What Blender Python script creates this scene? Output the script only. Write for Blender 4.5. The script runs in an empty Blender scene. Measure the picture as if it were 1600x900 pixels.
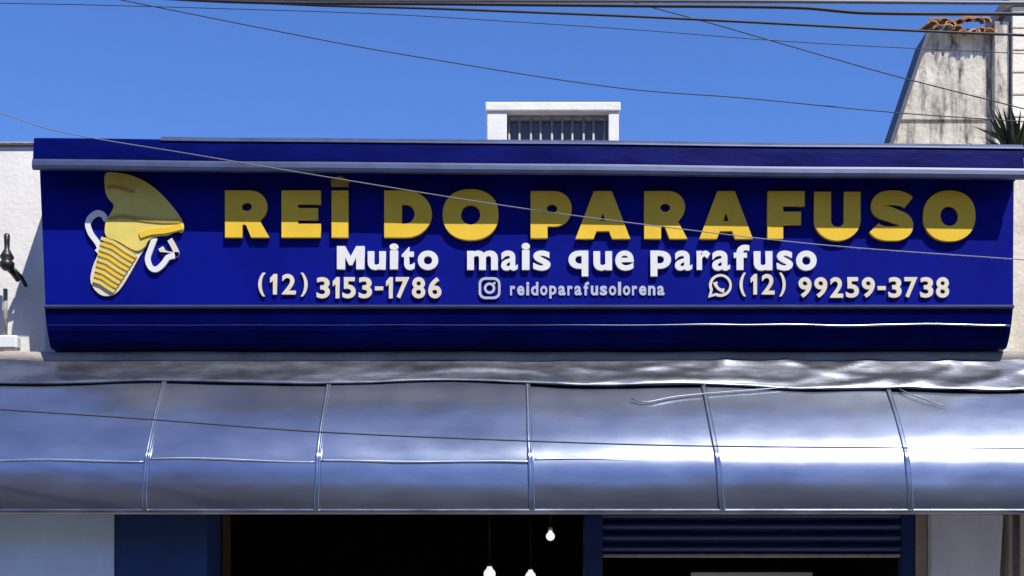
import bpy, bmesh, math, random
from mathutils import Vector, noise
random.seed(7)

# ---------------------------------------------------------------- camera / sky / sun
S = 0.00395            # metres per photo pixel on the shop front (y = 0)
D = 9.0                # camera stands 9 m in front of the shop
CZ = 1.6               # eye height
HOR = 1078.0           # photo row of the horizon
scene = bpy.context.scene
cam = bpy.data.cameras.new('camera')
cam.sensor_width = 36.0
cam.lens = 36.0 * D / (1600 * S)
cam.shift_y = (HOR - 450.0) / 1600.0
cam.clip_end = 2000.0
cam_ob = bpy.data.objects.new('camera', cam)
scene.collection.objects.link(cam_ob)
cam_ob.location = (0, -D, CZ)
cam_ob.rotation_euler = (math.radians(90), 0, 0)
scene.camera = cam_ob

SUN = Vector((0.58, -1.0, 1.72)).normalized()
world = bpy.data.worlds.new('World')
scene.world = world
world.use_nodes = True
wn = world.node_tree
bg = wn.nodes['Background']
sky = wn.nodes.new('ShaderNodeTexSky')
sky.sky_type = 'NISHITA'
sky.sun_disc = False
sky.sun_elevation = math.asin(SUN.z)
sky.sun_rotation = math.atan2(SUN.x, SUN.y)
sky.altitude = 500
sky.air_density = 1.0
sky.dust_density = 0.2
sky.ozone_density = 3.0
hs = wn.nodes.new('ShaderNodeHueSaturation')
hs.inputs['Saturation'].default_value = 1.1
tint = wn.nodes.new('ShaderNodeMixRGB'); tint.blend_type = 'MULTIPLY'; tint.inputs[0].default_value = 1.0
tint.inputs[2].default_value = (0.92, 1.0, 1.36, 1)      # camera's colour rendering of the clear blue, same over the whole sky
wn.links.new(sky.outputs[0], tint.inputs[1])
wn.links.new(tint.outputs[0], hs.inputs['Color'])
wn.links.new(hs.outputs[0], bg.inputs['Color'])
bg.inputs['Strength'].default_value = 0.108
sl = bpy.data.lights.new('sun', 'SUN')
sl.energy = 5.0
sl.angle = math.radians(0.5)
sl.color = (1.0, 0.95, 0.87)
so = bpy.data.objects.new('sun', sl)
scene.collection.objects.link(so)
so.location = (6, -12, 18)
so.rotation_euler = SUN.to_track_quat('Z', 'Y').to_euler()
scene.view_settings.view_transform = 'Standard'
scene.view_settings.look = 'None'
scene.view_settings.gamma = 1.0
scene.view_settings.exposure = 0.38

# ---------------------------------------------------------------- helpers
COL = scene.collection
def P(px, py, y=0.0):
    k = S * (D + y) / D
    return Vector(((px - 800) * k, y, CZ + (HOR - py) * k))
def X(px, y=0.0): return (px - 800) * S * (D + y) / D
def Z(py, y=0.0): return CZ + (HOR - py) * S * (D + y) / D

def tag(o, label=None, cat=None, group=None, kind=None):
    if label: o['label'] = label
    if cat: o['category'] = cat
    if group: o['group'] = group
    if kind: o['kind'] = kind
    return o
def empty(name, loc=(0, 0, 0), label=None, cat=None, group=None):
    o = bpy.data.objects.new(name, None)
    o.empty_display_size = 0.2
    o.location = loc
    COL.objects.link(o)
    return tag(o, label, cat, group)
def link(name, me, mat, parent=None, smooth=False):
    o = bpy.data.objects.new(name, me)
    COL.objects.link(o)
    if mat and not me.materials: me.materials.append(mat)
    if parent:
        o.parent = parent
        off = Vector(parent.location)
        if parent.parent: off = off + Vector(parent.parent.location)
        o.location = -off
    if smooth:
        for p in me.polygons: p.use_smooth = True
    return o
def pyd(name, verts, faces, mat, parent=None, smooth=False):
    me = bpy.data.meshes.new(name)
    me.from_pydata([tuple(v) for v in verts], [], faces)
    me.update()
    bm = bmesh.new(); bm.from_mesh(me)
    bmesh.ops.recalc_face_normals(bm, faces=bm.faces)
    bm.to_mesh(me); bm.free()
    return link(name, me, mat, parent, smooth)
def box(name, x0, x1, y0, y1, z0, z1, mat, parent=None, bev=0.0):
    me = bpy.data.meshes.new(name)
    bm = bmesh.new()
    bmesh.ops.create_cube(bm, size=1)
    for v in bm.verts:
        v.co = Vector(((x0 + x1) / 2 + v.co.x * (x1 - x0), (y0 + y1) / 2 + v.co.y * (y1 - y0), (z0 + z1) / 2 + v.co.z * (z1 - z0)))
    if bev:
        bmesh.ops.bevel(bm, geom=list(bm.edges), offset=bev, segments=2, affect='EDGES', profile=0.5)
    bm.to_mesh(me); bm.free()
    return link(name, me, mat, parent)
def tube(name, pts, r, mat, parent=None, seg=8, closed=False):
    pts = [Vector(p) for p in pts]
    n = len(pts); vs = []; fs = []
    up = Vector((0, 0, 1))
    for i, p in enumerate(pts):
        t = (pts[min(i + 1, n - 1)] - pts[max(i - 1, 0)]).normalized()
        a = t.cross(up)
        if a.length < 1e-3: a = t.cross(Vector((0, 1, 0)))
        a.normalize(); b = t.cross(a).normalized()
        rr = r[i] if isinstance(r, (list, tuple)) else r
        for k in range(seg):
            an = 2 * math.pi * k / seg
            vs.append(p + a * math.cos(an) * rr + b * math.sin(an) * rr)
    for i in range(n - 1):
        for k in range(seg):
            fs.append((i * seg + k, i * seg + (k + 1) % seg, (i + 1) * seg + (k + 1) % seg, (i + 1) * seg + k))
    fs.append(tuple(range(seg))); fs.append(tuple((n - 1) * seg + k for k in range(seg)))
    return pyd(name, vs, fs, mat, parent, True)
def extrude_profile(name, prof, xs, mat, parent=None, smooth=False, fn=None):
    """closed profile [(y,z)] swept along xs; fn(x,y,z) may bend it"""
    n = len(prof); vs = []; fs = []
    for x in xs:
        for (y, z) in prof:
            v = Vector((x, y, z))
            vs.append(fn(v) if fn else v)
    for i in range(len(xs) - 1):
        for k in range(n):
            fs.append((i * n + k, i * n + (k + 1) % n, (i + 1) * n + (k + 1) % n, (i + 1) * n + k))
    fs.append(tuple(range(n))); fs.append(tuple((len(xs) - 1) * n + k for k in range(n)))
    return pyd(name, vs, fs, mat, parent, smooth)
def prism(name, pts, y0, y1, mat, parent=None):
    """polygon [(x,z)] extruded from y0 to y1"""
    n = len(pts)
    vs = [(x, y0, z) for x, z in pts] + [(x, y1, z) for x, z in pts]
    fs = [tuple(range(n)), tuple(range(n, 2 * n))] + [(k, (k + 1) % n, n + (k + 1) % n, n + k) for k in range(n)]
    return pyd(name, vs, fs, mat, parent)
def lin(a, b, n): return [a + (b - a) * i / (n - 1) for i in range(n)]

# ---------------------------------------------------------------- materials
def mat(name, col, rough=0.6, metal=0.0, var=0.0, vscale=3.0, bump=0.0, bscale=30.0, col2=None, stretch=(1, 1, 1), rvar=0.0, spec=0.5, coat=0.0, detail=5.0):
    m = bpy.data.materials.new(name); m.use_nodes = True
    nt = m.node_tree; b = nt.nodes['Principled BSDF']
    b.inputs['Roughness'].default_value = rough
    b.inputs['Metallic'].default_value = metal
    b.inputs['Specular IOR Level'].default_value = spec
    b.inputs['Coat Weight'].default_value = coat
    b.inputs['Coat Roughness'].default_value = 0.12
    b.inputs['Base Color'].default_value = (*col, 1)
    geo = nt.nodes.new('ShaderNodeNewGeometry')
    mp = nt.nodes.new('ShaderNodeMapping'); mp.inputs['Scale'].default_value = stretch
    nt.links.new(geo.outputs['Position'], mp.inputs['Vector'])
    if var or col2 or rvar:
        nz = nt.nodes.new('ShaderNodeTexNoise')
        nz.inputs['Scale'].default_value = vscale; nz.inputs['Detail'].default_value = detail; nz.inputs['Roughness'].default_value = 0.65
        nt.links.new(mp.outputs[0], nz.inputs['Vector'])
        rp = nt.nodes.new('ShaderNodeValToRGB')
        rp.color_ramp.elements[0].position = 0.32; rp.color_ramp.elements[1].position = 0.68
        c2 = col2 if col2 else tuple(c * (1 - var) for c in col)
        rp.color_ramp.elements[0].color = (*c2, 1); rp.color_ramp.elements[1].color = (*col, 1)
        nt.links.new(nz.outputs['Fac'], rp.inputs['Fac'])
        nt.links.new(rp.outputs[0], b.inputs['Base Color'])
        if rvar:
            mr = nt.nodes.new('ShaderNodeMapRange')
            mr.inputs[3].default_value = max(0.02, rough - rvar); mr.inputs[4].default_value = rough + rvar
            nt.links.new(nz.outputs['Fac'], mr.inputs[0]); nt.links.new(mr.outputs[0], b.inputs['Roughness'])
    if bump:
        n2 = nt.nodes.new('ShaderNodeTexNoise'); n2.inputs['Scale'].default_value = bscale; n2.inputs['Detail'].default_value = 6
        nt.links.new(mp.outputs[0], n2.inputs['Vector'])
        bp = nt.nodes.new('ShaderNodeBump'); bp.inputs['Strength'].default_value = bump; bp.inputs['Distance'].default_value = 0.02
        nt.links.new(n2.outputs['Fac'], bp.inputs['Height']); nt.links.new(bp.outputs[0], b.inputs['Normal'])
    return m

M = {}
M['blue'] = mat('sign_blue', (0.001, 0.006, 0.235), 0.5, var=0.25, vscale=2.2, bump=0.05, bscale=6, rvar=0.08, spec=0.1)
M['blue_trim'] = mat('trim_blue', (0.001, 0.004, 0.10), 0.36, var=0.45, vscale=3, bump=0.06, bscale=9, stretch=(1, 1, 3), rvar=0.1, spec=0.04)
M['grey_trim'] = mat('lip_grey', (0.055, 0.075, 0.16), 0.42, metal=0.3, var=0.35, vscale=4, rvar=0.1)
M['bead'] = mat('glint_metal', (0.34, 0.37, 0.46), 0.3, metal=1.0, var=0.4, vscale=5, stretch=(1, 1, 1))
M['fold'] = mat('fold_glint_metal', (0.62, 0.70, 0.84), 0.42, metal=1.0, var=0.35, vscale=5)  # paler than the sheets: the fold's highlight is put into the colour
M['gold'] = mat('gold_letter', (0.88, 0.58, 0.05), 0.42, var=0.12, vscale=5, rvar=0.06, spec=0.2)
M['gold_dark'] = mat('gold_edge', (0.48, 0.36, 0.07), 0.4, var=0.2, vscale=12)
M['gold_pale'] = mat('gold_pale', (0.82, 0.66, 0.16), 0.42, spec=0.2, var=0.15, vscale=8)
M['white_letter'] = mat('white_letter', (0.82, 0.82, 0.80), 0.35, var=0.06, vscale=8)
M['cream_letter'] = mat('cream_letter', (0.80, 0.73, 0.55), 0.38, var=0.12, vscale=10)
M['grey_letter'] = mat('grey_letter', (0.52, 0.55, 0.66), 0.38, var=0.1, vscale=10)
M['metal'] = mat('awning_metal', (0.37, 0.415, 0.52), 0.235, metal=0.90, col2=(0.27, 0.305, 0.395), vscale=2.4, bump=0.022, bscale=6, rvar=0.04, stretch=(0.6, 1, 1.6))
M['flash'] = mat('flashing_metal', (0.25, 0.27, 0.33), 0.34, metal=0.95, col2=(0.13, 0.14, 0.17), vscale=5, bump=0.12, bscale=8, rvar=0.1, stretch=(0.6, 1, 2.2))
M['sealant'] = mat('sealant_grey', (0.40, 0.36, 0.32), 0.8, var=0.4, vscale=6, bump=0.3, bscale=25, stretch=(0.5, 1, 1))
M['white_wall'] = mat('white_plaster', (0.80, 0.78, 0.74), 0.85, col2=(0.66, 0.64, 0.60), vscale=2.5, bump=0.18, bscale=30)
M['pillar'] = mat('pillar_paint', (0.70, 0.76, 0.90), 0.6, var=0.16, vscale=3, bump=0.12, bscale=18, stretch=(1, 1, .6))
M['blue_pillar'] = mat('light_blue_paint', (0.58, 0.75, 0.95), 0.5, var=0.16, vscale=3, bump=0.12, bscale=18, stretch=(1, 1, .6))
M['verge'] = mat('verge_shade', (0.07, 0.075, 0.10), 0.6, var=0.4, vscale=7)  # dark colour stands for the shaded thickness of the gable edge
M['cream_wall'] = mat('cream_plaster', (0.76, 0.70, 0.58), 0.85, col2=(0.56, 0.50, 0.40), vscale=4, bump=0.25, bscale=30)
M['block'] = mat('cream_block', (0.78, 0.74, 0.63), 0.88, col2=(0.62, 0.57, 0.47), vscale=6, bump=0.3, bscale=40)
M['mortar'] = mat('grey_mortar', (0.36, 0.34, 0.31), 0.9, var=0.3, vscale=14, bump=0.3, bscale=40)
M['navy_wall'] = mat('navy_wall_paint', (0.012, 0.045, 0.17), 0.5, var=0.22, vscale=3, bump=0.1, bscale=14)
M['navy_metal'] = mat('navy_steel', (0.012, 0.035, 0.17), 0.4, metal=0.1, var=0.3, vscale=5)
M['room'] = mat('dark_room', (0.018, 0.015, 0.014), 0.9, var=0.4, vscale=2)  # near-black colour holds the shade of the unlit interior
M['brown'] = mat('dark_wood', (0.06, 0.035, 0.022), 0.7, var=0.4, vscale=6, stretch=(1, 1, .2))
M['cable'] = mat('cable_black', (0.022, 0.026, 0.045), 0.6, var=0.2, vscale=9)
M['cable_grey'] = mat('cable_grey', (0.20, 0.21, 0.25), 0.5, var=0.2, vscale=9)
M['black'] = mat('black_porcelain', (0.02, 0.019, 0.02), 0.4, var=0.3, vscale=20)
M['pvc'] = mat('white_pvc', (0.78, 0.78, 0.76), 0.4, var=0.1, vscale=20)
M['asphalt'] = mat('asphalt', (0.055, 0.055, 0.056), 0.9, var=0.35, vscale=3, bump=0.4, bscale=120)
M['paving'] = mat('paving_concrete', (0.44, 0.37, 0.29), 0.88, var=0.3, vscale=3, bump=0.3, bscale=50)
M['kerb'] = mat('kerb_concrete', (0.42, 0.41, 0.39), 0.88, var=0.3, vscale=4, bump=0.3, bscale=40)
M['roof'] = mat('roof_cement', (0.28, 0.27, 0.26), 0.9, var=0.3, vscale=3)
M['steel_bar'] = mat('grille_steel', (0.38, 0.37, 0.36), 0.55, metal=0.3, var=0.3, vscale=20)
M['tile'] = mat('clay_tile', (0.42, 0.17, 0.06), 0.85, col2=(0.16, 0.08, 0.04), vscale=9, bump=0.3, bscale=30)
M['tile2'] = mat('clay_tile_pale', (0.50, 0.34, 0.18), 0.85, col2=(0.22, 0.13, 0.07), vscale=9, bump=0.3, bscale=30)
M['leaf'] = mat('dark_leaf', (0.035, 0.05, 0.022), 0.6, col2=(0.02, 0.02, 0.014), vscale=12)
M['board'] = mat('pale_board', (0.70, 0.72, 0.76), 0.5, var=0.1, vscale=6)
# dull louvre glass of the roof window
M['louvre'] = mat('grey_glass', (0.12, 0.12, 0.12), 0.25, var=0.4, vscale=7, stretch=(2, 1, .4))
# stained wall: streaks of mould running down
def stained():
    m = mat('stained_plaster', (0.60, 0.56, 0.48), 0.9)
    nt = m.node_tree; b = nt.nodes['Principled BSDF']
    geo = nt.nodes.new('ShaderNodeNewGeometry')
    def nz(scale, st, lo, hi, det=6):
        mp = nt.nodes.new('ShaderNodeMapping'); mp.inputs['Scale'].default_value = st
        nt.links.new(geo.outputs['Position'], mp.inputs[0])
        n = nt.nodes.new('ShaderNodeTexNoise'); n.inputs['Scale'].default_value = scale; n.inputs['Detail'].default_value = det; n.inputs['Roughness'].default_value = .7
        nt.links.new(mp.outputs[0], n.inputs['Vector'])
        r = nt.nodes.new('ShaderNodeValToRGB'); r.color_ramp.elements[0].position = lo; r.color_ramp.elements[1].position = hi
        nt.links.new(n.outputs['Fac'], r.inputs['Fac'])
        return r.outputs[0]
    def mix(fac, a, c):
        x = nt.nodes.new('ShaderNodeMixRGB'); nt.links.new(fac, x.inputs['Fac'])
        for s, v in ((1, a), (2, c)):
            if isinstance(v, tuple): x.inputs[s].default_value = (*v, 1)
            else: nt.links.new(v, x.inputs[s])
        return x.outputs[0]
    c = mix(nz(3.0, (1, 1, 1), .35, .7), (0.40, 0.36, 0.29), (0.66, 0.62, 0.53))
    c = mix(nz(3.6, (2.0, 1, .55), .50, .66), c, (0.06, 0.056, 0.052))
    c = mix(nz(8.0, (1.6, 1, .22), .52, .70), c, (0.20, 0.17, 0.13))
    c = mix(nz(9.0, (1, 1, .6), .66, .74), c, (0.42, 0.30, 0.10))
    nt.links.new(c, b.inputs['Base Color'])
    n2 = nt.nodes.new('ShaderNodeTexNoise'); n2.inputs['Scale'].default_value = 22; n2.inputs['Detail'].default_value = 8
    nt.links.new(geo.outputs['Position'], n2.inputs['Vector'])
    bp = nt.nodes.new('ShaderNodeBump'); bp.inputs['Strength'].default_value = .4; bp.inputs['Distance'].default_value = .03
    nt.links.new(n2.outputs['Fac'], bp.inputs['Height']); nt.links.new(bp.outputs[0], b.inputs['Normal'])
    return m
M['stained'] = stained()
def glow(name, col, st):
    m = bpy.data.materials.new(name); m.use_nodes = True
    b = m.node_tree.nodes['Principled BSDF']
    b.inputs['Base Color'].default_value = (.8, .8, .8, 1)
    b.inputs['Emission Color'].default_value = (*col, 1); b.inputs['Emission Strength'].default_value = st
    return m
M['bulb'] = glow('lit_bulb', (0.95, 0.93, 0.9), 0.75)

# ---------------------------------------------------------------- ground
GZ = 0.0
g = pyd('ground', [(-400, -400, -0.16), (400, -400, -0.16), (400, 400, -0.16), (-400, 400, -0.16)], [(0, 1, 2, 3)], M['asphalt'])
tag(g, kind='structure')
rd = pyd('road', [(-60, -11, -0.15), (60, -11, -0.15), (60, -3.0, -0.15), (-60, -3.0, -0.15)], [(0, 1, 2, 3)], M['asphalt'])
tag(rd, kind='structure')
pv = box('pavement', -60, 60, -2.85, 9, -0.2, GZ, M['paving']); tag(pv, kind='structure')
kb = box('kerb', -60, 60, -3.0, -2.853, -0.2, 0.003, M['kerb'], bev=0.01); tag(kb, kind='structure')
pv2 = box('pavement', -60, 60, -16, -11.15, -0.2, GZ, M['paving']); tag(pv2, kind='structure')
kb2 = box('kerb', -60, 60, -11.147, -11.0, -0.2, 0.003, M['kerb'], bev=0.01); tag(kb2, kind='structure')

# ---------------------------------------------------------------- shop building
XL, XR = X(70), X(1578)
shop = empty('shop_building', (0, 0.3, 0), 'single storey shop with dark open doorway under the blue sign and metal awning', 'building')
box('facade_wall', XL, XR, 0.0, 0.22, 2.86, 4.62, M['white_wall'], shop)
box('side_wall', XL, XL + .18, 0.223, 6.5, GZ, 4.617, M['white_wall'], shop)
box('side_wall', XR - .18, XR, 0.223, 6.5, GZ, 4.617, M['white_wall'], shop)
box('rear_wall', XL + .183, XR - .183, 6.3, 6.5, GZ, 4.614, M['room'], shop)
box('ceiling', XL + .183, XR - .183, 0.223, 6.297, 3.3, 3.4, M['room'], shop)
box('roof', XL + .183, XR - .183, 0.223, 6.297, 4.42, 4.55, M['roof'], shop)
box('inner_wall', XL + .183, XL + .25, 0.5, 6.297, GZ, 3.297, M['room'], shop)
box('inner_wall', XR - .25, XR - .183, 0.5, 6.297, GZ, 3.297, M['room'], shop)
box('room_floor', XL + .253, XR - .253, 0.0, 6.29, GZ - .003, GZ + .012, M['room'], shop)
# pillars and wall bays under the awning
ZT = 2.857
box('pillar', X(-60, -.38), X(177, -.38), -0.38, 0.22, GZ, ZT, M['blue_pillar'], shop, 0.012)
box('wall_panel', X(177, -.38) + .004, X(323, -.36), -0.36, 0.22, GZ, ZT, M['navy_wall'], shop, 0.006)
box('door_jamb', X(323, -.36) + .004, X(348), 0.06, 0.26, GZ, ZT, M['brown'], shop, 0.006)
# pillar on the right, narrower towards the ground
a, b_, c, d = X(1452), X(1566), X(1552), X(1452)
prism('pillar', [(X(1452), GZ), (X(1524), GZ), (X(1566), ZT), (X(1452), ZT)], -0.05, 0.22, M['pillar'], shop)
box('door_jamb', X(1434), X(1452) - .004, 0.03, 0.26, GZ, ZT, M['sealant'], shop, 0.006)
# roller shutter: guide post, coil, slats
sh = empty('roller_shutter', (0, 0.0, 0)); sh.parent = shop; sh.location = (0, -0.3, 0)
def sub(o):  # parts of a part: same world placement
    o.location = (0, 0, 0); return o
sub(box('guide_post', X(913), X(942), 0.0, 0.14, GZ, ZT, M['navy_metal'], sh, 0.008))
sub(box('guide_post', X(1412), X(1434) - .004, 0.05, 0.14, GZ, ZT, M['navy_metal'], sh, 0.006))
xs0, xs1 = X(942) + .003, X(1412) - .003
ztop = Z(796, .06)
prof_n = 7
zc = ztop
slat_me = None
for i in range(4):
    h = 0.069
    z1 = zc; z0 = zc - h + 0.006
    pr = [(0.085, z1)] + [(0.085 - 0.03 * math.sin(math.pi * t), z1 + (z0 - z1) * t) for t in lin(0.08, 0.92, prof_n)] + [(0.085, z0), (0.10, z0), (0.10, z1)]
    o = extrude_profile('slat', pr, [xs0, xs1], M['navy_metal'], sh); sub(o)
    zc -= h
sub(box('bottom_rail', xs0, xs1, 0.06, 0.11, zc - 0.02, zc, M['steel_bar'], sh, 0.004))

# pale board standing inside behind the shutter opening
bd = empty('display_board', (X(1175, 1.2), 1.22, GZ + .012), 'pale board standing inside the shop behind the half open blue shutter', 'board')
box('panel', X(1080, 1.2), X(1270, 1.2), 1.2, 1.23, 0.6, Z(894, 1.2), M['board'], bd, .004)
for px in (1090, 1258):
    box('leg', X(px, 1.2) - .02, X(px, 1.2) + .02, 1.233, 1.27, GZ + .012, 1.6, M['brown'], bd)

# lit bulbs hanging in the shop
def bulb(px, py, y, r, lab, cap=True):
    p = P(px, py, y)
    e = empty('hanging_bulb', (p.x, p.y, 3.3), lab, 'lamp', 'bulbs hanging inside the shop')
    vs = []; fs = []; n = 14; prof = [(0.02, -r * 1.0)]
    prof = [(r * math.sin(t), -r * math.cos(t)) for t in lin(0.05, 2.5, 9)] + [(r * .42, r * 1.05), (r * .42, r * 1.3)]
    for (rr, zz) in prof:
        for k in range(n):
            an = 2 * math.pi * k / n
            vs.append((p.x + rr * math.cos(an), p.y + rr * math.sin(an), p.z + zz))
    for i in range(len(prof) - 1):
        for k in range(n): fs.append((i * n + k, i * n + (k + 1) % n, (i + 1) * n + (k + 1) % n, (i + 1) * n + k))
    fs.append(tuple(range(n)))
    pyd('bulb', vs, fs, M['bulb'], e, True)
    tube('socket', [(p.x, p.y, p.z + r * 1.25), (p.x, p.y, p.z + r * 2.1)], r * .5, M['pvc'] if cap else M['black'], e, 10)
    tube('cord', [(p.x, p.y, p.z + r * 2.05), (p.x, p.y, 3.3)], 0.005, M['black'], e, 6)
bulb(860, 838, 1.6, .032, 'small lit bulb with white socket hanging high in the dark doorway')
bulb(765, 897, 2.0, .045, 'larger lit bulb hanging low in the middle of the dark doorway', False)
bulb(829, 901, 2.4, .042, 'lit bulb hanging low beside the larger bulb, under the small one', False)

# ---------------------------------------------------------------- blue sign
def skew(v):    # the whole box hangs slightly lower at its right end
    k = max(0.0, (v.z - 3.9) / 0.9)
    return Vector((v.x, v.y, v.z - k * 0.0068 * (v.x + 0.0) ))
def ypan(py): return -0.20 - 0.05 * (475 - py) / 210.0
sign = empty('shop_sign', (0, -0.1, 3.75), 'long dark blue shop sign box with raised gold lettering and overhanging top cornice', 'sign')
# face panel (tilts forward at the top), solid back to the wall
def panel():
    vs = []; fs = []
    cor = [(62, 262), (1584, 272), (1583, 477), (71, 477)]
    N, R = 30, 6
    for j in range(R):
        t = j / (R - 1)
        for i in range(N):
            s = i / (N - 1)
            px = (cor[0][0] * (1 - s) + cor[1][0] * s) * (1 - t) + (cor[3][0] * (1 - s) + cor[2][0] * s) * t
            py = (cor[0][1] * (1 - s) + cor[1][1] * s) * (1 - t) + (cor[3][1] * (1 - s) + cor[2][1] * s) * t
            v = P(px, py, ypan(py))
            v.y += 0.0025 * noise.noise(Vector((v.x * 1.3, 0, v.z * 2)))
            vs.append(v)
    nf = len(vs)
    vs += [Vector((v.x, -0.002, v.z)) for v in vs]
    for j in range(R - 1):
        for i in range(N - 1):
            a = j * N + i
            fs.append((a, a + 1, a + N + 1, a + N)); fs.append((nf + a, nf + a + 1, nf + a + N + 1, nf + a + N))
    ring = [i for i in range(N)] + [j * N + N - 1 for j in range(1, R)] + [(R - 1) * N + i for i in range(N - 2, -1, -1)] + [j * N for j in range(R - 2, 0, -1)]
    for k in range(len(ring)):
        a, b = ring[k], ring[(k + 1) % len(ring)]
        fs.append((a, b, nf + b, nf + a))
    return pyd('face_panel', vs, fs, M['blue'], sign)
panel()
# cornice: sloping face, grey lower lip
YL = -0.405
cx = lin(X(50, YL), X(1602, YL), 40)
def tilt(z_left, z_right):
    def f(v):
        s = (v.x - cx[0]) / (cx[-1] - cx[0])
        v = Vector(v); v.z += s * (z_right - z_left)
        v.y += 0.004 * noise.noise(Vector((v.x * 1.1, v.z * 3, 4))); v.z += 0.004 * noise.noise(Vector((v.x * .9, 7, 1)))
        return v
    return f
dz = Z(226, YL) - Z(211, YL)
tl = tilt(0, dz)
zt, zl0, zl1 = Z(214, -.37), Z(246, YL), Z(263, YL)
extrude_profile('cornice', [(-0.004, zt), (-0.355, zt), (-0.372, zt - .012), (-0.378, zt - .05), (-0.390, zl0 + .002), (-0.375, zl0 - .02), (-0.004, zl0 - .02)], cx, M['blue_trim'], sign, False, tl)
extrude_profile('cornice_lip', [(-0.36, zl0 - .0225), (-0.388, zl0 - .004), (-0.398, zl0 - .006), (YL, zl0 - .02), (YL - .004, zl0 - .045), (YL, zl1), (-0.385, zl1 - .004), (-0.36, zl1 + .01)], cx, M['grey_trim'], sign, False, tl)  # the lip's sky sheen is put into its grey colour
extrude_profile('cap_flashing', [(-0.30, zt + .003), (-0.30, zt + .014), (-0.366, zt + .012), (-0.379, zt - .006), (-0.381, zt - .016), (-.3765, zt - .016), (-0.372, zt - .004), (-.36, zt + .003)], cx[5:], M['grey_trim'], sign, False, tl)
# lower frame strip, coved base moulding and a bead for the glint on it
bx_ = lin(X(70, -.2), X(1583, -.2), 40)
zb = Z(477, -.2)
extrude_profile('frame_strip', [(-0.18, zb - .001), (-0.214, zb - .001), (-0.220, zb - .006), (-0.220, zb - .014), (-0.212, zb - .022), (-0.18, zb - .022)], bx_, M['grey_trim'], sign)
zbm = Z(545, -.1)
cove = [(-0.004, zb - .023), (-0.200, zb - .023), (-0.197, zb - .05), (-0.188, zb - .10), (-0.170, zb - .16), (-0.145, zb - .21), (-0.115, zbm), (-0.004, zbm)]
def taper(v):
    v = Vector(v); t = (zb - v.z) / (zb - zbm); v.x *= 1 - 0.004 * t; return v
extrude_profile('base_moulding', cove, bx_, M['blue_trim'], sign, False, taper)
def bead(xa, xb, mk):
    xs = lin(xa, xb, 160); pts = []; rr = []
    for x in xs:
        w = max(0.0, min(1.0, (x - 0.1) / 1.6))
        z = Z(508, -.19) + 0.010 * noise.noise(Vector((x * 2.2, 3, 1))) * (0.25 + w)
        pts.append((x, -0.193, z)); rr.append(0.0012 + 0.0085 * w * (0.8 + 0.6 * noise.noise(Vector((x * 3, 1, 1)))))
    return tube('moulding_glint', pts, rr, M[mk], sign, 8)
bead(X(75, -.19), X(1578, -.19), 'bead')  # wavy pale bead stands for a reflected glint, wider to the right

# ---------------- lettering
jobs = []   # (name, splines or char, box, depth, material, offset)
def arc(cx_, cy_, rx, ry, a0, a1, n=14):
    return [(cx_ + rx * math.cos(math.radians(t)), cy_ + ry * math.sin(math.radians(t))) for t in lin(a0, a1, n)]
def sup(cx_, cy_, rx, ry, n=36, e=2.25):
    r = []
    for k in range(n):
        t = 2 * math.pi * k / n; c, s = math.cos(t), math.sin(t)
        r.append((cx_ + rx * math.copysign(abs(c) ** (2 / e), c), cy_ + ry * math.copysign(abs(s) ** (2 / e), s)))
    return r
def stroke(path, w):
    n = len(path); L = []; R = []
    for i in range(n):
        x0, y0 = path[max(i - 1, 0)]; x1, y1 = path[min(i + 1, n - 1)]
        dx, dy = x1 - x0, y1 - y0; l = math.hypot(dx, dy) or 1
        ww = w[i] if isinstance(w, (list, tuple)) else w
        L.append((path[i][0] - dy / l * ww, path[i][1] + dx / l * ww)); R.append((path[i][0] + dy / l * ww, path[i][1] - dx / l * ww))
    return L + R[::-1]
G = {}
G['I'] = [[(0, 0), (1, 0), (1, 1), (0, 1)]]
G['E'] = [[(0, 0), (1, 0), (1, .29), (.42, .29), (.42, .375), (.93, .375), (.93, .625), (.42, .625), (.42, .71), (1, .71), (1, 1), (0, 1)]]
G['F'] = [[(0, 0), (.42, 0), (.42, .30), (.90, .30), (.90, .565), (.42, .565), (.42, .69), (1, .69), (1, 1), (0, 1)]]
G['R'] = [[(0, 0), (.40, 0), (.40, .27), (.48, .27), (.60, 0), (1.02, 0), (.80, .36)] + arc(.58, .665, .39, .335, -40, 90) + [(0, 1)], arc(.50, .655, .12, .095, 0, 360, 13)[:-1]]
G['P'] = [[(0, 0), (.41, 0), (.41, .25), (.56, .25)] + arc(.58, .625, .42, .375, -88, 90) + [(0, 1)], arc(.52, .63, .13, .10, 0, 360, 13)[:-1]]
G['D'] = [[(0, 0), (.46, 0)] + arc(.46, .5, .54, .5, -88, 88, 22) + [(.46, 1), (0, 1)], [(.37, .29), (.44, .29)] + arc(.44, .5, .20, .21, -85, 85, 12) + [(.44, .71), (.37, .71)]]
G['O'] = [sup(.5, .5, .5, .5), sup(.5, .5, .175, .20, 24, 2.0)]
G['A'] = [[(0, 0), (.33, 0), (.385, .16), (.615, .16), (.67, 0), (1, 0), (.665, 1), (.335, 1)], [(.45, .37), (.55, .37), (.50, .55)]]
G['U'] = [[(0, 1), (0, .42)] + arc(.5, .42, .5, .42, 180, 360, 22) + [(1, .42), (1, 1), (.64, 1), (.64, .40)] + arc(.5, .40, .14, .12, 0, -180, 10) + [(.36, 1)]]
sp = arc(.56, .705, .34, .155, 20, 90, 7) + arc(.44, .705, .28, .155, 90, 245, 12) + [(.50, .515)] + arc(.58, .30, .265, .16, 65, -90, 12) + arc(.42, .30, .34, .16, -90, -165, 7)
G['S'] = [stroke(sp, .142)]
G['1'] = [[(.42, 0), (1, 0), (1, 1), (.55, 1), (0, .80), (0, .56), (.42, .68)]]
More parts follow.
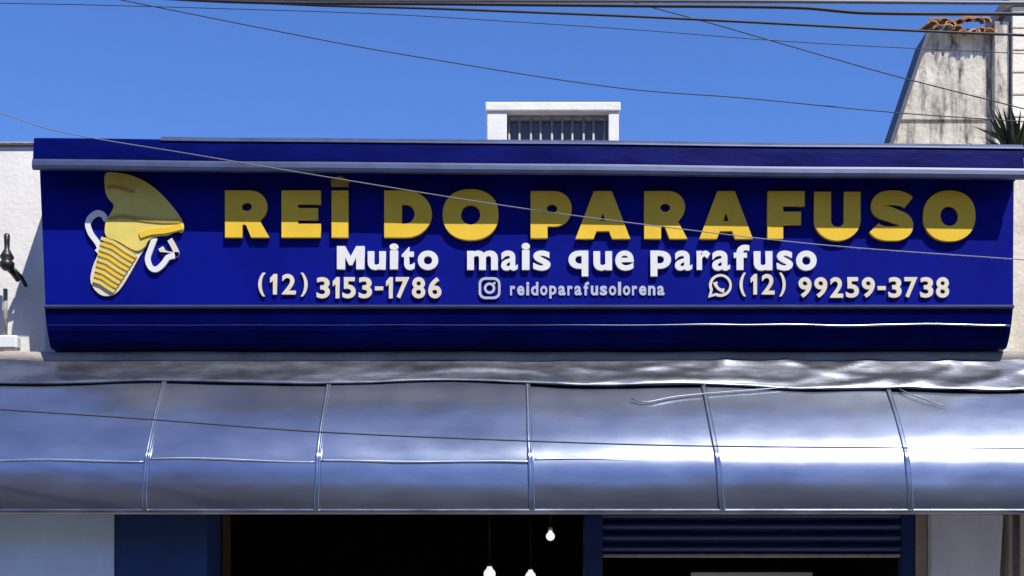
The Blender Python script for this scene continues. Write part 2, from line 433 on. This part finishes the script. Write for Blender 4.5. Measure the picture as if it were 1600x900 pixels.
G['M'] = [[(0, 0), (.30, 0), (.30, .52), (.44, .18), (.56, .18), (.70, .52), (.70, 0), (1, 0), (1, 1), (.70, 1), (.50, .56), (.30, 1), (0, 1)]]
big = [('R', 353, 422, 300, 373), ('E', 441, 502, 300, 373), ('I', 519, 545, 300, 373), ('D', 601, 675, 300, 373), ('O', 692, 779, 298, 377),
       ('P', 829, 893, 301, 374), ('A', 899, 984, 301, 375), ('R', 1006, 1073, 301, 375), ('A', 1092, 1175, 301, 375), ('F', 1198, 1256, 301, 375),
       ('U', 1271, 1343, 302, 378), ('S', 1357, 1425, 300, 378), ('O', 1441, 1522, 300, 379)]
for ch, x0, x1, y0, y1 in big: jobs.append(('letter', G[ch], (x0, x1, y0, y1), 0.028, 'gold', 0))
jobs.append(('letter_dot', [[(.05, 0), (.95, 0), (1, .55), (.5, 1), (0, .55)]], (517, 546, 276, 293), 0.022, 'gold_dark', 0))
OFF = 0.042
tagline = [('M', 527, 570, 386, 422), ('u', 575, 603, 394, 423), ('i', 609, 623, 382, 422), ('t', 628, 648, 387, 423), ('o', 653, 685, 393, 423),
           ('m', 730, 778, 393, 423), ('a', 783, 809, 393, 424), ('i', 815, 828, 381, 423), ('s', 833, 860, 393, 424),
           ('q', 888, 919, 393, 433), ('u', 927, 956, 394, 424), ('e', 961, 990, 393, 424),
           ('p', 1016, 1048, 393, 433), ('a', 1054, 1081, 393, 424), ('r', 1088, 1109, 393, 423), ('a', 1112, 1140, 393, 424), ('f', 1146, 1170, 384, 423), ('u', 1177, 1206, 394, 424), ('s', 1213, 1238, 393, 424), ('o', 1243, 1275, 393, 424)]
for ch, x0, x1, y0, y1 in tagline: jobs.append(('letter', G['M'] if ch == 'M' else ch, (x0, x1, y0, y1), 0.020, 'white_letter', .024 if ch in 'aes' else .036))
def run(txt, x0, x1, y0, y1, m, off, narrow={}, gap=0.22, name='digit', depth=.014, asc=None):
    wts = [narrow.get(c, 1.0) for c in txt]
    unit = (x1 - x0) / (sum(wts) + gap * (len(txt) - 1)); x = x0
    for c, w in zip(txt, wts):
        a, b = y0, y1
        if c == '-': a, b = (y0 + y1) / 2 - 2, (y0 + y1) / 2 + 4
        if asc: a, b = asc(c, y0, y1)
        if c != ' ': jobs.append((name, G['1'] if c == '1' else c, (x, x + unit * w, a, b), depth, m, off))
        x += unit * (w + gap)
nr = {'1': .50, '-': .62, '(': .5, ')': .5}
run('(12)', 404, 481, 427, 464, 'cream_letter', .022, nr, .36, 'digit', .014, lambda c, a, b: (a, b) if c in '()' else (a + 2, b - 3))
run('3153-1786', 495, 690, 434, 467, 'cream_letter', .026, nr)
run('(12)', 1155, 1227, 427, 464, 'cream_letter', .022, nr, .36, 'digit', .014, lambda c, a, b: (a, b) if c in '()' else (a + 2, b - 3))
run('99259-3738', 1247, 1482, 434, 466, 'cream_letter', .026, nr)
hd = {'i': .42, 'l': .42, 'r': .72, 'f': .75}
def hasc(c, a, b):
    if c in 'dflib': return (a - 6, b)
    if c == 'p': return (a, b + 5)
    return (a, b)
run('reidoparafusolorena', 797, 1038, 447, 462, 'grey_letter', .03, hd, .26, 'letter', .008, hasc)
# camera icon: rounded square ring, lens ring, dot
def rrect(x0, y0, x1, y1, r):
    return arc(x1 - r, y1 - r, r, r, 0, 90, 6) + arc(x0 + r, y1 - r, r, r, 90, 180, 6) + arc(x0 + r, y0 + r, r, r, 180, 270, 6) + arc(x1 - r, y0 + r, r, r, 270, 360, 6)
icon_cam = [rrect(0, 0, 1, 1, .3), rrect(.11, .11, .89, .89, .21), sup(.5, .5, .26, .26, 20, 2), sup(.5, .5, .15, .15, 16, 2), sup(.72, .73, .06, .06, 10, 2)]
jobs.append(('camera_icon', icon_cam, (748, 782, 434, 468), .012, 'grey_letter', 0))
# speech bubble icon with handset
hand = stroke([(.30, .66), (.33, .52), (.42, .40), (.54, .32), (.68, .30)], [.10, .062, .055, .062, .10])
ring = arc(.53, .53, .47, .47, 215, 545 - 105, 40)
bub = [arc(.52, .52, .48, .48, -115, 205, 40) + [(0.0, 0.0)], arc(.53, .53, .37, .37, -118, 208, 32) + [(.14, .14)], hand]
jobs.append(('phone_icon', bub, (1106, 1143, 429, 466), .012, 'cream_letter', 0))

# screw emblem: domed head, threaded shank, side loops (coordinates from a 861 x 900 sketch grid)
def em(pts, cl=False):
    if cl:
        q = [pts[-1]] + list(pts) + [pts[0], pts[1]]; out = []
        for i in range(1, len(q) - 2):
            for k in range(4):
                t = k / 4.0; p0, p1, p2, p3 = q[i - 1], q[i], q[i + 1], q[i + 2]
                out.append(tuple(.5 * (2 * p1[d] + (p2[d] - p0[d]) * t + (2 * p0[d] - 5 * p1[d] + 4 * p2[d] - p3[d]) * t * t + (3 * p1[d] - p0[d] - 3 * p2[d] + p3[d]) * t ** 3) for d in (0, 1)))
        pts = out
    return [((x) / 861.0, 1 - (y) / 900.0) for x, y in pts]
def sm(pts):
    out = []
    for i in range(len(pts) - 1):
        p0 = pts[max(i - 1, 0)]; p1 = pts[i]; p2 = pts[i + 1]; p3 = pts[min(i + 2, len(pts) - 1)]
        for k in range(4):
            t = k / 4.0
            out.append(tuple(.5 * (2 * p1[d] + (p2[d] - p0[d]) * t + (2 * p0[d] - 5 * p1[d] + 4 * p2[d] - p3[d]) * t * t + (3 * p1[d] - p0[d] - 3 * p2[d] + p3[d]) * t ** 3) for d in (0, 1)))
    out.append(pts[-1]); return out
EB = (100, 320, 250, 480)
head = [(258, 92), (330, 86), (430, 106), (520, 150), (600, 215), (668, 290), (712, 350), (736, 402), (726, 446), (688, 440), (640, 462), (570, 470), (520, 500), (496, 540), (440, 560), (330, 500), (262, 470), (262, 385), (310, 292), (275, 240), (258, 190)]
shank = [(262, 474), (330, 506), (440, 566), (490, 548), (455, 610), (405, 700), (355, 780), (312, 822), (250, 834), (200, 806), (166, 745), (178, 660), (212, 580), (246, 500)]
jobs.append(('emblem_head', [em(head, True)], EB, .022, 'gold_pale', 0, True))
jobs.append(('emblem_shank', [em(shank, True)], EB, .012, 'cream_letter', 0, True))
for i in range(9):
    t = i / 8.0
    cxx = 345 - 95 * t; cyy = 540 + 235 * t
    hw = 112 - 44 * t
    p = [(cxx - hw, cyy - hw * .50), (cxx - hw * .3, cyy - hw * .26), (cxx + hw * .4, cyy + hw * .22), (cxx + hw * .92, cyy + hw * .52)]
    jobs.append(('screw_thread', [stroke(em(p), .0105)], EB, .024, 'gold' if i % 2 else 'gold_pale', 0, True))
jobs.append(('head_ridge', [stroke(em(sm([(272, 180), (330, 178), (400, 198), (440, 205)])), .008)], EB, .027, 'gold_dark', 0, True))
jobs.append(('head_ridge', [stroke(em(sm([(275, 372), (360, 352), (470, 372), (600, 385), (716, 384)])), .010)], EB, .027, 'gold_dark', 0, True))
jobs.append(('head_rim', [stroke(em(sm([(470, 470), (540, 448), (620, 440), (690, 425), (728, 415)])), .020)], EB, .030, 'gold', 0, True))
la = stroke(em(sm([(262, 372), (240, 338), (205, 330), (165, 358), (150, 400), (168, 455), (205, 505), (222, 545), (205, 570)])), .019)
lb = stroke(em(sm([(205, 570), (185, 545), (172, 510)])), .02)
ra = stroke(em(sm([(560, 478), (535, 545), (515, 610), (535, 662), (570, 672), (610, 640), (640, 600), (680, 590)])), .019)
rb = stroke(em(sm([(595, 540), (622, 575), (690, 580), (672, 530), (650, 490)])), .019)
jobs.append(('emblem_loop', [la], EB, .018, 'white_letter', 0, True))
jobs.append(('emblem_loop', [ra], EB, .018, 'white_letter', 0, True))
jobs.append(('emblem_loop', [rb], EB, .016, 'cream_letter', 0, True))

tmp = []
for j in jobs:
    name, gl, bxp, dep, mk, off = j[:6]; raw = len(j) > 6
    if isinstance(gl, str):
        cu = bpy.data.curves.new(name, 'FONT'); cu.body = gl; cu.size = 1.0; cu.offset = off; cu.resolution_u = 5
    else:
        cu = bpy.data.curves.new(name, 'CURVE'); cu.dimensions = '2D'; cu.fill_mode = 'BOTH'
        for pts in gl:
            s = cu.splines.new('POLY'); s.points.add(len(pts) - 1)
            for k, (x, y) in enumerate(pts): s.points[k].co = (x, y, 0, 1)
            s.use_cyclic_u = True
    cu.extrude = 0.5
    if not isinstance(gl, str): cu.fill_mode = 'BOTH'
    o = bpy.data.objects.new('tmp', cu); COL.objects.link(o); tmp.append(o)
bpy.context.view_layer.update()
dg = bpy.context.evaluated_depsgraph_get()
for o, j in zip(tmp, jobs):
    name, gl, (x0, x1, y0, y1), dep, mk, off = j[:6]; raw = len(j) > 6
    me = bpy.data.meshes.new_from_object(o.evaluated_get(dg))
    xs = [v.co.x for v in me.vertices]; ys = [v.co.y for v in me.vertices]
    ax, bx2, ay, by2 = min(xs), max(xs), min(ys), max(ys)
    if raw: ax, bx2, ay, by2 = 0, 1, 0, 1
    for v in me.vertices:
        u = (v.co.x - ax) / (bx2 - ax); w = (v.co.y - ay) / (by2 - ay)
        px = x0 + u * (x1 - x0); py = y1 + w * (y0 - y1)
        front = v.co.z > 0
        p = P(px, py, ypan(py))
        p.y += (-dep if front else 0.003)
        v.co = p
    me.name = name
    bm = bmesh.new(); bm.from_mesh(me)
    bmesh.ops.remove_doubles(bm, verts=bm.verts, dist=1e-5)
    bmesh.ops.recalc_face_normals(bm, faces=bm.faces); bm.to_mesh(me); bm.free()
    me.materials.clear()
    link(name, me, M[mk], sign)
for o in tmp:
    c = o.data; bpy.data.objects.remove(o); bpy.data.curves.remove(c)

# ---------------------------------------------------------------- metal awning
awn = empty('shop_awning', (0, -0.3, 2.62), 'curved grey sheet metal awning with raised seams below the blue sign', 'awning')
ctl = [(-.055, 3.615), (-.17, 3.485), (-.29, 3.345), (-.41, 3.20), (-.52, 3.05), (-.585, 2.93), (-.612, 2.80), (-.618, 2.70), (-.608, 2.62)]
def cat(c, n):
    out = []
    for i in range(len(c) - 1):
        p0 = c[max(i - 1, 0)]; p1 = c[i]; p2 = c[i + 1]; p3 = c[min(i + 2, len(c) - 1)]
        for k in range(n):
            t = k / n
            out.append(tuple(.5 * (2 * p1[d] + (p2[d] - p0[d]) * t + (2 * p0[d] - 5 * p1[d] + 4 * p2[d] - p3[d]) * t * t + (3 * p1[d] - p0[d] - 3 * p2[d] + p3[d]) * t ** 3) for d in (0, 1)))
    out.append(c[-1]); return out
prof = cat(ctl, 12)
def pnorm(i):
    a = prof[max(i - 1, 0)]; b = prof[min(i + 1, len(prof) - 1)]
    dy, dz_ = b[0] - a[0], b[1] - a[1]; l = math.hypot(dy, dz_)
    return (dz_ / l, -dy / l)     # outward: -y, +z
# (bottom x, top x) of every seam
seams = [(-4.30, -4.27), (-3.215, -3.19), (-2.109, -2.094), (-1.124, -1.10), (0.118, 0.090), (1.216, 1.135), (2.293, 2.25), (3.42, 3.36), (4.5, 4.42)]
def dent(x, i, pid):
    t = i / (len(prof) - 1)
    d = 0.006 * noise.noise(Vector((x * 1.1, t * 2.0, pid * 3.7))) + 0.0022 * noise.noise(Vector((x * 5, t * 5, pid)))
    return d
NX = 26
for pid in range(len(seams) - 1):
    (b0, t0), (b1, t1) = seams[pid], seams[pid + 1]
    vs = []; fs = []
    for i, (y, z) in enumerate(prof):
        t = i / (len(prof) - 1); ny, nz_ = pnorm(i)
        xa = t0 + (b0 - t0) * t + 0.004; xb = t1 + (b1 - t1) * t - 0.004
        for k in range(NX):
            x = xa + (xb - xa) * k / (NX - 1)
            d = dent(x, i, pid) + 0.004 * (pid % 2)
            vs.append(Vector((x, y + ny * d, z + nz_ * d)))
    n0 = len(vs)
    for i, (y, z) in enumerate(prof):
        ny, nz_ = pnorm(i)
        for k in range(NX):
            v = vs[i * NX + k]; vs.append(Vector((v.x, v.y - ny * .003, v.z - nz_ * .003)))
    for i in range(len(prof) - 1):
        for k in range(NX - 1):
            a = i * NX + k
            fs.append((a, a + 1, a + NX + 1, a + NX)); fs.append((n0 + a, n0 + a + NX, n0 + a + NX + 1, n0 + a + 1))
    me = bpy.data.meshes.new('sheet_panel'); me.from_pydata([tuple(v) for v in vs], [], fs); me.update()
    bm = bmesh.new(); bm.from_mesh(me); bmesh.ops.recalc_face_normals(bm, faces=bm.faces); bm.to_mesh(me); bm.free()
    link('sheet_panel', me, M['metal'], awn, True)
# bead of paler metal along the bend, put in as its bright highlight
def on_prof(z):
    for q in range(len(prof) - 1):
        if prof[q + 1][1] <= z: break
    a, b = prof[q], prof[q + 1]
    return a[0] + (b[0] - a[0]) * (z - a[1]) / (b[1] - a[1])
for pid in range(5):
    xa, xb = seams[pid][0] + .012, (seams[pid + 1][0] - .012 if pid < 4 else .75)
    w = []; rr = []
    for x in lin(xa, xb, 40):
        z = 2.925 + .020 * noise.noise(Vector((x * 1.3, 5, pid))) - .008 * (pid % 2)
        w.append((x, on_prof(z) - .0045 - .004 * (pid % 2), z)); rr.append((.0055 if x < .118 else max(.0003, .0052 * (1 - (x - .118) / .64))) * (1 + .5 * noise.noise(Vector((x * 2.1, 1, 3)))))
    tube('fold_glint', w, rr, M['fold'], awn, 8)
# raised seams following the profile
for sid, (b0, t0) in enumerate(seams):
    vs = []; fs = []
    cs = [(-.019, -.004), (-.014, .009), (-.005, .012), (0.0, .006), (.006, .013), (.013, .009), (.018, -.004)]
    nc = len(cs)
    for i, (y, z) in enumerate(prof):
        t = i / (len(prof) - 1); ny, nz_ = pnorm(i); x0 = t0 + (b0 - t0) * t + 0.006 * noise.noise(Vector((t * 3, sid, 0)))
        for (u, h) in cs:
            hh = h + 0.004 + 0.006 * math.exp(-((z - 2.945) / .03) ** 2)
            vs.append(Vector((x0 + u, y + ny * hh, z + nz_ * hh)))
    for i in range(len(prof) - 1):
        for k in range(nc - 1):
            a = i * nc + k; fs.append((a, a + 1, a + nc + 1, a + nc))
        fs.append((i * nc + nc - 1, i * nc, (i + 1) * nc, (i + 1) * nc + nc - 1))
    fs.append(tuple(range(nc))); fs.append(tuple((len(prof) - 1) * nc + k for k in range(nc)))
    pyd('seam', vs, fs, M['metal'], awn, True)
# bottom rim and brackets, top flashing and sealant
rx = lin(seams[0][0], seams[-1][0], 40)
extrude_profile('rim', [(-.59, 2.640), (-.618, 2.640), (-.624, 2.632), (-.624, 2.618), (-.618, 2.610), (-.59, 2.610)], rx, M['flash'], awn)
extrude_profile('soffit', [(-.59, 2.632), (-.59, 2.62), (-.06, 2.80), (-.06, 2.812)], [seams[0][0], seams[-1][0]], M['navy_metal'], awn)
def flashing():
    vs = []; fs = []; NXX = 260; NT = 16
    xs = lin(seams[0][0], seams[-1][0], NXX)
    for j in range(NT):
        t = j / (NT - 1)
        for x in xs:
            # lower edge wanders
            le = 3.44 - 0.03 * noise.noise(Vector((x * 1.2, 0, 0))) - (0.05 * max(0, min(1, (x - .2) / 1.5)))
            z = 3.635 + (le - 3.635) * t
            # y from the profile at that z
            for q in range(len(prof) - 1):
                if prof[q + 1][1] <= z: break
            a, b = prof[q], prof[q + 1]
            f = (z - a[1]) / (b[1] - a[1]) if b[1] != a[1] else 0
            y = a[0] + (b[0] - a[0]) * f
            amp = 0.005 + 0.008 * max(0, min(1, (x + .3) / 1.8))
            wx = x + .12 * noise.noise(Vector((x * 1.7, t * 3, 8)))
            rdg = 1 - abs(noise.noise(Vector((wx * 2.3, t * 1.9 + .35 * x, 2)))) * 2.4
            d = 0.020 + amp * (.8 * noise.noise(Vector((wx * 1.3, t * 3.0, 2))) + .75 * max(0, rdg) ** 2 + .3 * noise.noise(Vector((wx * 7.5, t * 4, 5)))) - .004 * (t > .97)
            d = max(d, .016) if t > .2 else max(d, .012)
            vs.append(Vector((x, y - d * .75, z + d * .55)))
    for j in range(NT - 1):
        for i in range(NXX - 1):
            a = j * NXX + i; fs.append((a, a + 1, a + NXX + 1, a + NXX))
    return pyd('top_flashing', vs, fs, M['flash'], awn, True)
fl = flashing()
sd = fl.modifiers.new('thickness', 'SOLIDIFY'); sd.thickness = 0.003
xw = lin(seams[0][0], seams[-1][0], 120)
def wob(v):
    v = Vector(v); v.z += .006 * noise.noise(Vector((v.x * 2, v.y * 9, 1))); v.y += .006 * noise.noise(Vector((v.x * 3, v.z * 9, 2))); return v
extrude_profile('sealant_strip', [(-.062, 3.575), (-.085, 3.625), (-.078, 3.668), (-.06, 3.675), (-.06, 3.57)], xw, M['sealant'], awn, True, wob)
# long creases bent into the flashing on the right
for pts in ([(985, 622), (1010, 628), (1060, 619), (1150, 611), (1260, 604), (1370, 603)], [(1375, 590), (1420, 615), (1480, 636)], [(1300, 592), (1380, 600), (1470, 594), (1535, 606), (1545, 598)], [(1075, 566), (1090, 582), (1102, 604)]):
    w = []
    for px, py in cat(pts, 4):
        # depth on the profile at that photo row
        y = -.15
        for _ in range(6):
            z = Z(py, y)
            for q in range(len(prof) - 1):
                if prof[q + 1][1] <= z: break
            a, b = prof[q], prof[q + 1]; y = a[0] + (b[0] - a[0]) * (z - a[1]) / (b[1] - a[1])
        p = P(px, py, y - .026); w.append(p)
    tube('crease', w, [0.001] + [.0038] * (len(w) - 2) + [.001], M['flash'], awn, 6)

# ---------------------------------------------------------------- white ventilator box on the roof
YB = 1.6
vb = empty('roof_vent_box', (X(864, YB), YB + .4, 4.55), 'white plastered box with barred grey window on the roof above the sign', 'vent box')
bz = 4.55; xa, xb = X(761, YB), X(967, YB); ia, ib = X(792, YB), X(951, YB); zt_ = Z(160, YB); zi = Z(174, YB)
box('jamb', xa, ia, YB, YB + .9, bz, zi, M['white_wall'], vb, .006)
box('jamb', ib, xb, YB, YB + .9, bz, zi, M['white_wall'], vb, .006)
box('lintel', xa - .012, xb + .012, YB - .015, YB + .9, zi, zt_, M['white_wall'], vb, .008)
box('rear_panel', ia + .002, ib - .002, YB + .6, YB + .7, bz, zi - .002, M['room'], vb)
wz = Z(182, YB + .08)
gl = box('window_glass', ia + .002, ib - .002, YB + .10, YB + .115, bz, wz - .03, M['louvre'], vb)
box('window_rail', ia + .002, ib - .002, YB + .07, YB + .125, wz - .03, wz, M['steel_bar'], vb, .003)
for px in lin(796, 946, 10):
    x = X(px, YB) + random.uniform(-.006, .006)
    tube('bar', [(x, YB + .075, bz), (x, YB + .075, wz - .012)], .009, M['steel_bar'], vb, 8)

# ---------------------------------------------------------------- neighbours
lh = empty('neighbour_house', (-5.2, 1.5, 0), 'plain white plastered house wall beside the emblem end of the sign', 'building')
xl1 = XL - .006
box('wall', -8.5, xl1, 0.10, 5.0, GZ, Z(221, .03), M['white_wall'], lh, .01)
box('coping', -8.52, xl1, 0.075, 5.02, Z(221, .03) + .001, Z(221, .03) + .018, M['mortar'], lh, .008)

rh = empty('neighbour_house', (5.2, 1.5, 0), 'cream plastered house wall at the phone number end of the sign', 'building')
xr1 = XR + .006
box('wall', xr1, 8.5, 0.03, 4.9, GZ, Z(246, .03), M['cream_wall'], rh, .01)
tube('downpipe', [(X(1588, -.03), -.03, GZ + .05), (X(1588, -.03), -.03, 2.74)], .025, M['sealant'], rh, 10)

# stained gable behind, sloping verge and broken tiles on top
YG = 5.2
tg = empty('gable_house', (X(1520, YG), YG + 1.5, 0), 'taller old house with mould streaked gable wall and broken clay tiles on top', 'building')
gz = Z(52, YG)
poly = [(X(1300, YG), GZ), (X(1548, YG), GZ), (X(1548, YG), gz), (X(1452, YG), gz), (X(1396, YG), Z(222, YG)), (X(1372, YG), Z(300, YG))]
prism('gable_wall', poly, YG, YG + .35, M['stained'], tg)
vpts = [(X(1452, YG), gz), (X(1396, YG), Z(222, YG)), (X(1372, YG), Z(300, YG)), (X(1366, YG), Z(300, YG)), (X(1390, YG), Z(221, YG)), (X(1447, YG), gz + .01)]
prism('verge_board', vpts, YG - .05, YG + .38, M['verge'], tg)
box('string_course', X(1404, YG), X(1548, YG), YG - .02, YG - .002, Z(188, YG), Z(184, YG), M['stained'], tg, .004)
box('pier', X(1549, YG), X(1572, YG), YG - .10, YG + .35, GZ, Z(40, YG), M['stained'], tg, .01)
for row in range(2):
    for k in range(7):
        x = X(1456 + k * 13.5 + random.uniform(-3, 3) + row * 5, YG); z = gz + (.06 if row == 0 else -.03) + random.uniform(-.025, .03)
        vs = []; n = 7; w = .062 * random.uniform(.8, 1.15); L = random.uniform(.24, .40)
        ra_ = random.uniform(-.25, .25); tp = random.uniform(.15, .5)
        for yy in (0, 1):
            for lay in (0, .016):
                for q in range(n):
                    an = math.pi * q / (n - 1)
                    r2 = w - lay
                    lx = r2 * math.cos(an); lz = r2 * math.sin(an) * .75
                    vs.append((x + lx * math.cos(ra_) - lz * math.sin(ra_), YG - .10 + yy * L - row * .02, z + lz * math.cos(ra_) + lx * math.sin(ra_) + tp * yy * L))
        fs = []
        for q in range(n - 1):
            fs += [(q, q + 1, 2 * n + q + 1, 2 * n + q), (n + q, n + q + 1, 3 * n + q + 1, 3 * n + q), (q, q + 1, n + q + 1, n + q), (2 * n + q, 2 * n + q + 1, 3 * n + q + 1, 3 * n + q)]
        fs += [(0, n, 3 * n, 2 * n), (n - 1, 2 * n - 1, 4 * n - 1, 3 * n - 1)]
        pyd('roof_tile', vs, fs, M['tile'] if random.random() < .6 else M['tile2'], tg, False)

# cream block tower
bt = empty('block_tower', (X(1640, YG), YG, 0), 'tall cream block wall with open joints next to the mould streaked gable', 'building')
x0t = X(1573, YG) + .003
box('core', x0t + .004, x0t + 2.6, YG - .13, YG + 1.2, GZ, Z(20, YG), M['mortar'], bt)
bh = 0.214; bw = .44
bme = None
z = Z(20, YG) - bh; r = 0
while z > 4.2:
    for k in range(6):
        xo = x0t + k * (bw + .012) - (bw / 2 if r % 2 else 0)
        wl = bw
        if xo < x0t - .001:
            wl = bw - (x0t - xo); xo = x0t
        box('block', xo, xo + wl, YG - .155 - random.uniform(0, .008), YG - .128, z, z + bh - .014, M['block'], bt, .006)
    z -= bh; r += 1
box('coping', x0t - .05, x0t + 2.7, YG - .2, YG + 1.25, Z(20, YG) + .002, Z(20, YG) + .12, M['mortar'], bt, .01)

# dry dark plant on the neighbour's wall top
def plant():
    zb_ = Z(246, .03)
    e = empty('potted_plant', (X(1586, .6), .6, zb_), 'dark spiky plant on top of the cream wall beside the block tower', 'plant')
    p = Vector((X(1586, .6), .6, zb_))
    tube('pot', [p + Vector((0, 0, 0)), p + Vector((0, 0, .16))], [.08, .11], M['tile'], e, 12)
    rnd = random.Random(3); vs = []; fs = []
    for i in range(170):
        a = rnd.uniform(0, 6.283); el = rnd.uniform(.0, 1.3); L = rnd.uniform(.2, .46)
        d = Vector((math.cos(a) * math.cos(el), math.sin(a) * math.cos(el), math.sin(el)))
        s = d.cross(Vector((0, 0, 1))).normalized() * rnd.uniform(.010, .022)
        b0 = p + Vector((rnd.uniform(-.05, .05), rnd.uniform(-.05, .05), rnd.uniform(.1, .24)))
        m1 = b0 + d * L * .55; m2 = b0 + d * L + Vector((0, 0, -.05 * rnd.random()))
        n = len(vs); vs += [b0 - s * .5, b0 + s * .5, m1 + s, m1 - s, m2]
        fs += [(n, n + 1, n + 2, n + 3), (n + 3, n + 2, n + 4)]
    pyd('leaves', vs, fs, M['leaf'], e)['kind'] = 'stuff'
plant()

# service bracket and white conduit fitting on the left wall
p = P(17, 425, -.03)
sb = empty('cable_bracket', (p.x, .03, p.z - .05), 'black insulator bracket holding a cable on the white wall', 'bracket')
tube('arm', [(p.x + .02, .035, p.z - .03), (p.x + .015, -.03, p.z - .01), (p.x, -.10, p.z + .01)], .016, M['black'], sb, 8)
ins = [(0, -.01, .022), (0, .01, .042), (0, .035, .046), (0, .05, .03), (0, .07, .044), (0, .095, .03), (0, .12, .016), (0, .16, .017), (0, .205, .019), (0, .215, .01)]
tube('insulator', [(p.x, -.10, p.z + h) for _, h, _ in ins], [q for _, _, q in ins], M['black'], sb, 14)
tube('clamp', [(p.x + .01, -.07, p.z + .03), (p.x + .06, -.02, p.z - .03), (p.x + .075, .028, p.z - .07)], .013, M['black'], sb, 8)
q = P(12, 545, 0)
ce = empty('conduit_box', (q.x, .03, q.z), 'white plastic conduit fitting on the wall below the insulator bracket', 'conduit')
box('junction_box', q.x - .09, q.x + .075, -.05, .028, q.z - .01, q.z + .075, M['pvc'], ce, .012)
box('lid', q.x - .08, q.x + .065, -.058, -.0505, q.z - .003, q.z + .067, M['pvc'], ce, .003)
tube('conduit', [(q.x - .01, -.012, q.z + .076), (q.x - .01, -.012, p.z - .10)], .014, M['sealant'], ce, 10)

# ---------------------------------------------------------------- overhead cables
def cable(pts, y0, y1, r, m, lab, wob_=0.0):
    pp = [P(px, py, y0 + (y1 - y0) * (px / 1600.0)) for px, py in pts]
    a = pp[0] + (pp[0] - pp[1]).normalized() * 0; w = [tuple(v) for v in pp]
    # carry the line on beyond the frame
    v0 = (pp[0] - pp[1]).normalized(); v1 = (pp[-1] - pp[-2]).normalized()
    w = [tuple(pp[0] + v0 * 9 + Vector((0, 0, .5))), tuple(pp[0] + v0 * 4)] + w + [tuple(pp[-1] + v1 * 4), tuple(pp[-1] + v1 * 9 + Vector((0, 0, .5)))]
    w = [Vector(v) for v in w]; n = len(w)
    def slope(i):      # tangent per metre of x, uneven spacing allowed
        a, b = w[max(i - 1, 0)], w[min(i + 1, n - 1)]
        return (b - a) / (b.x - a.x)
    out = []
    for i in range(n - 1):
        dx = w[i + 1].x - w[i].x; m0 = slope(i) * dx; m1 = slope(i + 1) * dx
        for k in range(8):
            t = k / 8
            out.append(w[i] * (2 * t ** 3 - 3 * t * t + 1) + m0 * (t ** 3 - 2 * t * t + t) + w[i + 1] * (-2 * t ** 3 + 3 * t * t) + m1 * (t ** 3 - t * t))
    out.append(w[-1])
    o = tube('overhead_cable', out, r, M[m], None, 7)
    tag(o, lab, 'cable', 'cables strung over the street')
cable([(0, 176), (90, 205), (300, 241), (520, 278), (820, 326), (1090, 361), (1300, 384), (1600, 406)], -1.6, -1.6, .0026, 'cable_grey', 'thin grey cable sagging across the face of the blue sign')
cable([(0, 640), (230, 655), (500, 675), (850, 690), (1100, 697), (1600, 701)], -1.3, -1.3, .0042, 'cable', 'thin dark cable running across the front of the metal awning')
cable([(190, 0), (400, 42), (560, 73), (720, 100), (870, 124), (1000, 141), (1160, 153), (1400, 176), (1600, 190)], -2.0, -2.0, .0026, 'cable', 'thin cable sloping down the sky just above the roof vent box')
cable([(0, -40), (400, 3), (700, 14), (1000, 26), (1200, 36), (1430, 48), (1600, 55)], -2.4, -2.4, .006, 'cable', 'thick cable high in the sky, lowest of the bundle near the tile top')
cable([(0, -22), (350, 2), (700, 6), (1000, 9), (1250, 12), (1350, 20), (1600, 22)], -2.5, -2.5, .008, 'cable', 'thickest twisted cable at the top of the sky above the sign')
cable([(0, -10), (500, 0), (800, 1), (1200, 2), (1600, 5)], -2.6, -2.6, .009, 'cable_grey', 'pale grey cable topmost of the bundle in the sky')
cable([(300, 12), (600, 22), (850, 37), (1000, 47), (1250, 66), (1600, 84)], -2.2, -2.2, .002, 'cable', 'very thin cable just under the thick bundle in the sky')
cable([(900, -20), (1110, 36), (1200, 62), (1290, 88), (1400, 119), (1600, 170)], -2.1, -2.1, .0028, 'cable', 'short steep cable falling from the bundle towards the streaked gable')

# ---------------------------------------------------------------- houses across the street, behind the camera, added to cut skylight and for reflections
def far_house(x0, x1, h, m, lab, nwin):
    y1 = -15.0
    e = empty('unseen_row_house', ((x0 + x1) / 2, y1 - 3, GZ), lab, 'building', 'unseen houses across the street')
    box('wall', x0, x1, y1 - 7, y1, -.05, h, m, e)
    box('parapet', x0, x1, y1 - 7, y1 + .15, h + .002, h + .35, M['mortar'], e, .02)
    box('door', x0 + .5, x0 + 1.5, y1 + .002, y1 + .06, -.05, 2.3, M['brown'], e, .01)
    w = (x1 - x0 - 1.0) / nwin
    for fl_ in range(int(h // 3)):
        for k in range(nwin):
            if fl_ == 0 and k == 0: continue
            xa_ = x0 + .8 + k * w; zz = 1.0 + fl_ * 3.0
            o = box('window', xa_, xa_ + w * .62, y1 + .002, y1 + .05, zz, zz + 1.3, M['louvre'], e, .01)
M['far1'] = mat('ochre_plaster', (0.42, 0.31, 0.19), 0.9, var=.2, vscale=2)
M['far2'] = mat('terracotta_plaster', (0.36, 0.20, 0.13), 0.9, var=.2, vscale=2)
M['far3'] = mat('grey_plaster', (0.27, 0.31, 0.37), 0.9, var=.2, vscale=2)
far_house(-30, -14.02, 8.0, M['far3'], 'unseen grey two storey house across the street, next to the terracotta one', 6)
far_house(-14, -4.02, 10.0, M['far2'], 'unseen terracotta three storey house across the street', 4)
far_house(-4, 6.98, 8.5, M['far1'], 'unseen ochre two storey house across the street opposite the sign', 4)
far_house(7, 30, 9.5, M['far3'], 'unseen wide grey three storey house across the street, next to the ochre one', 8)
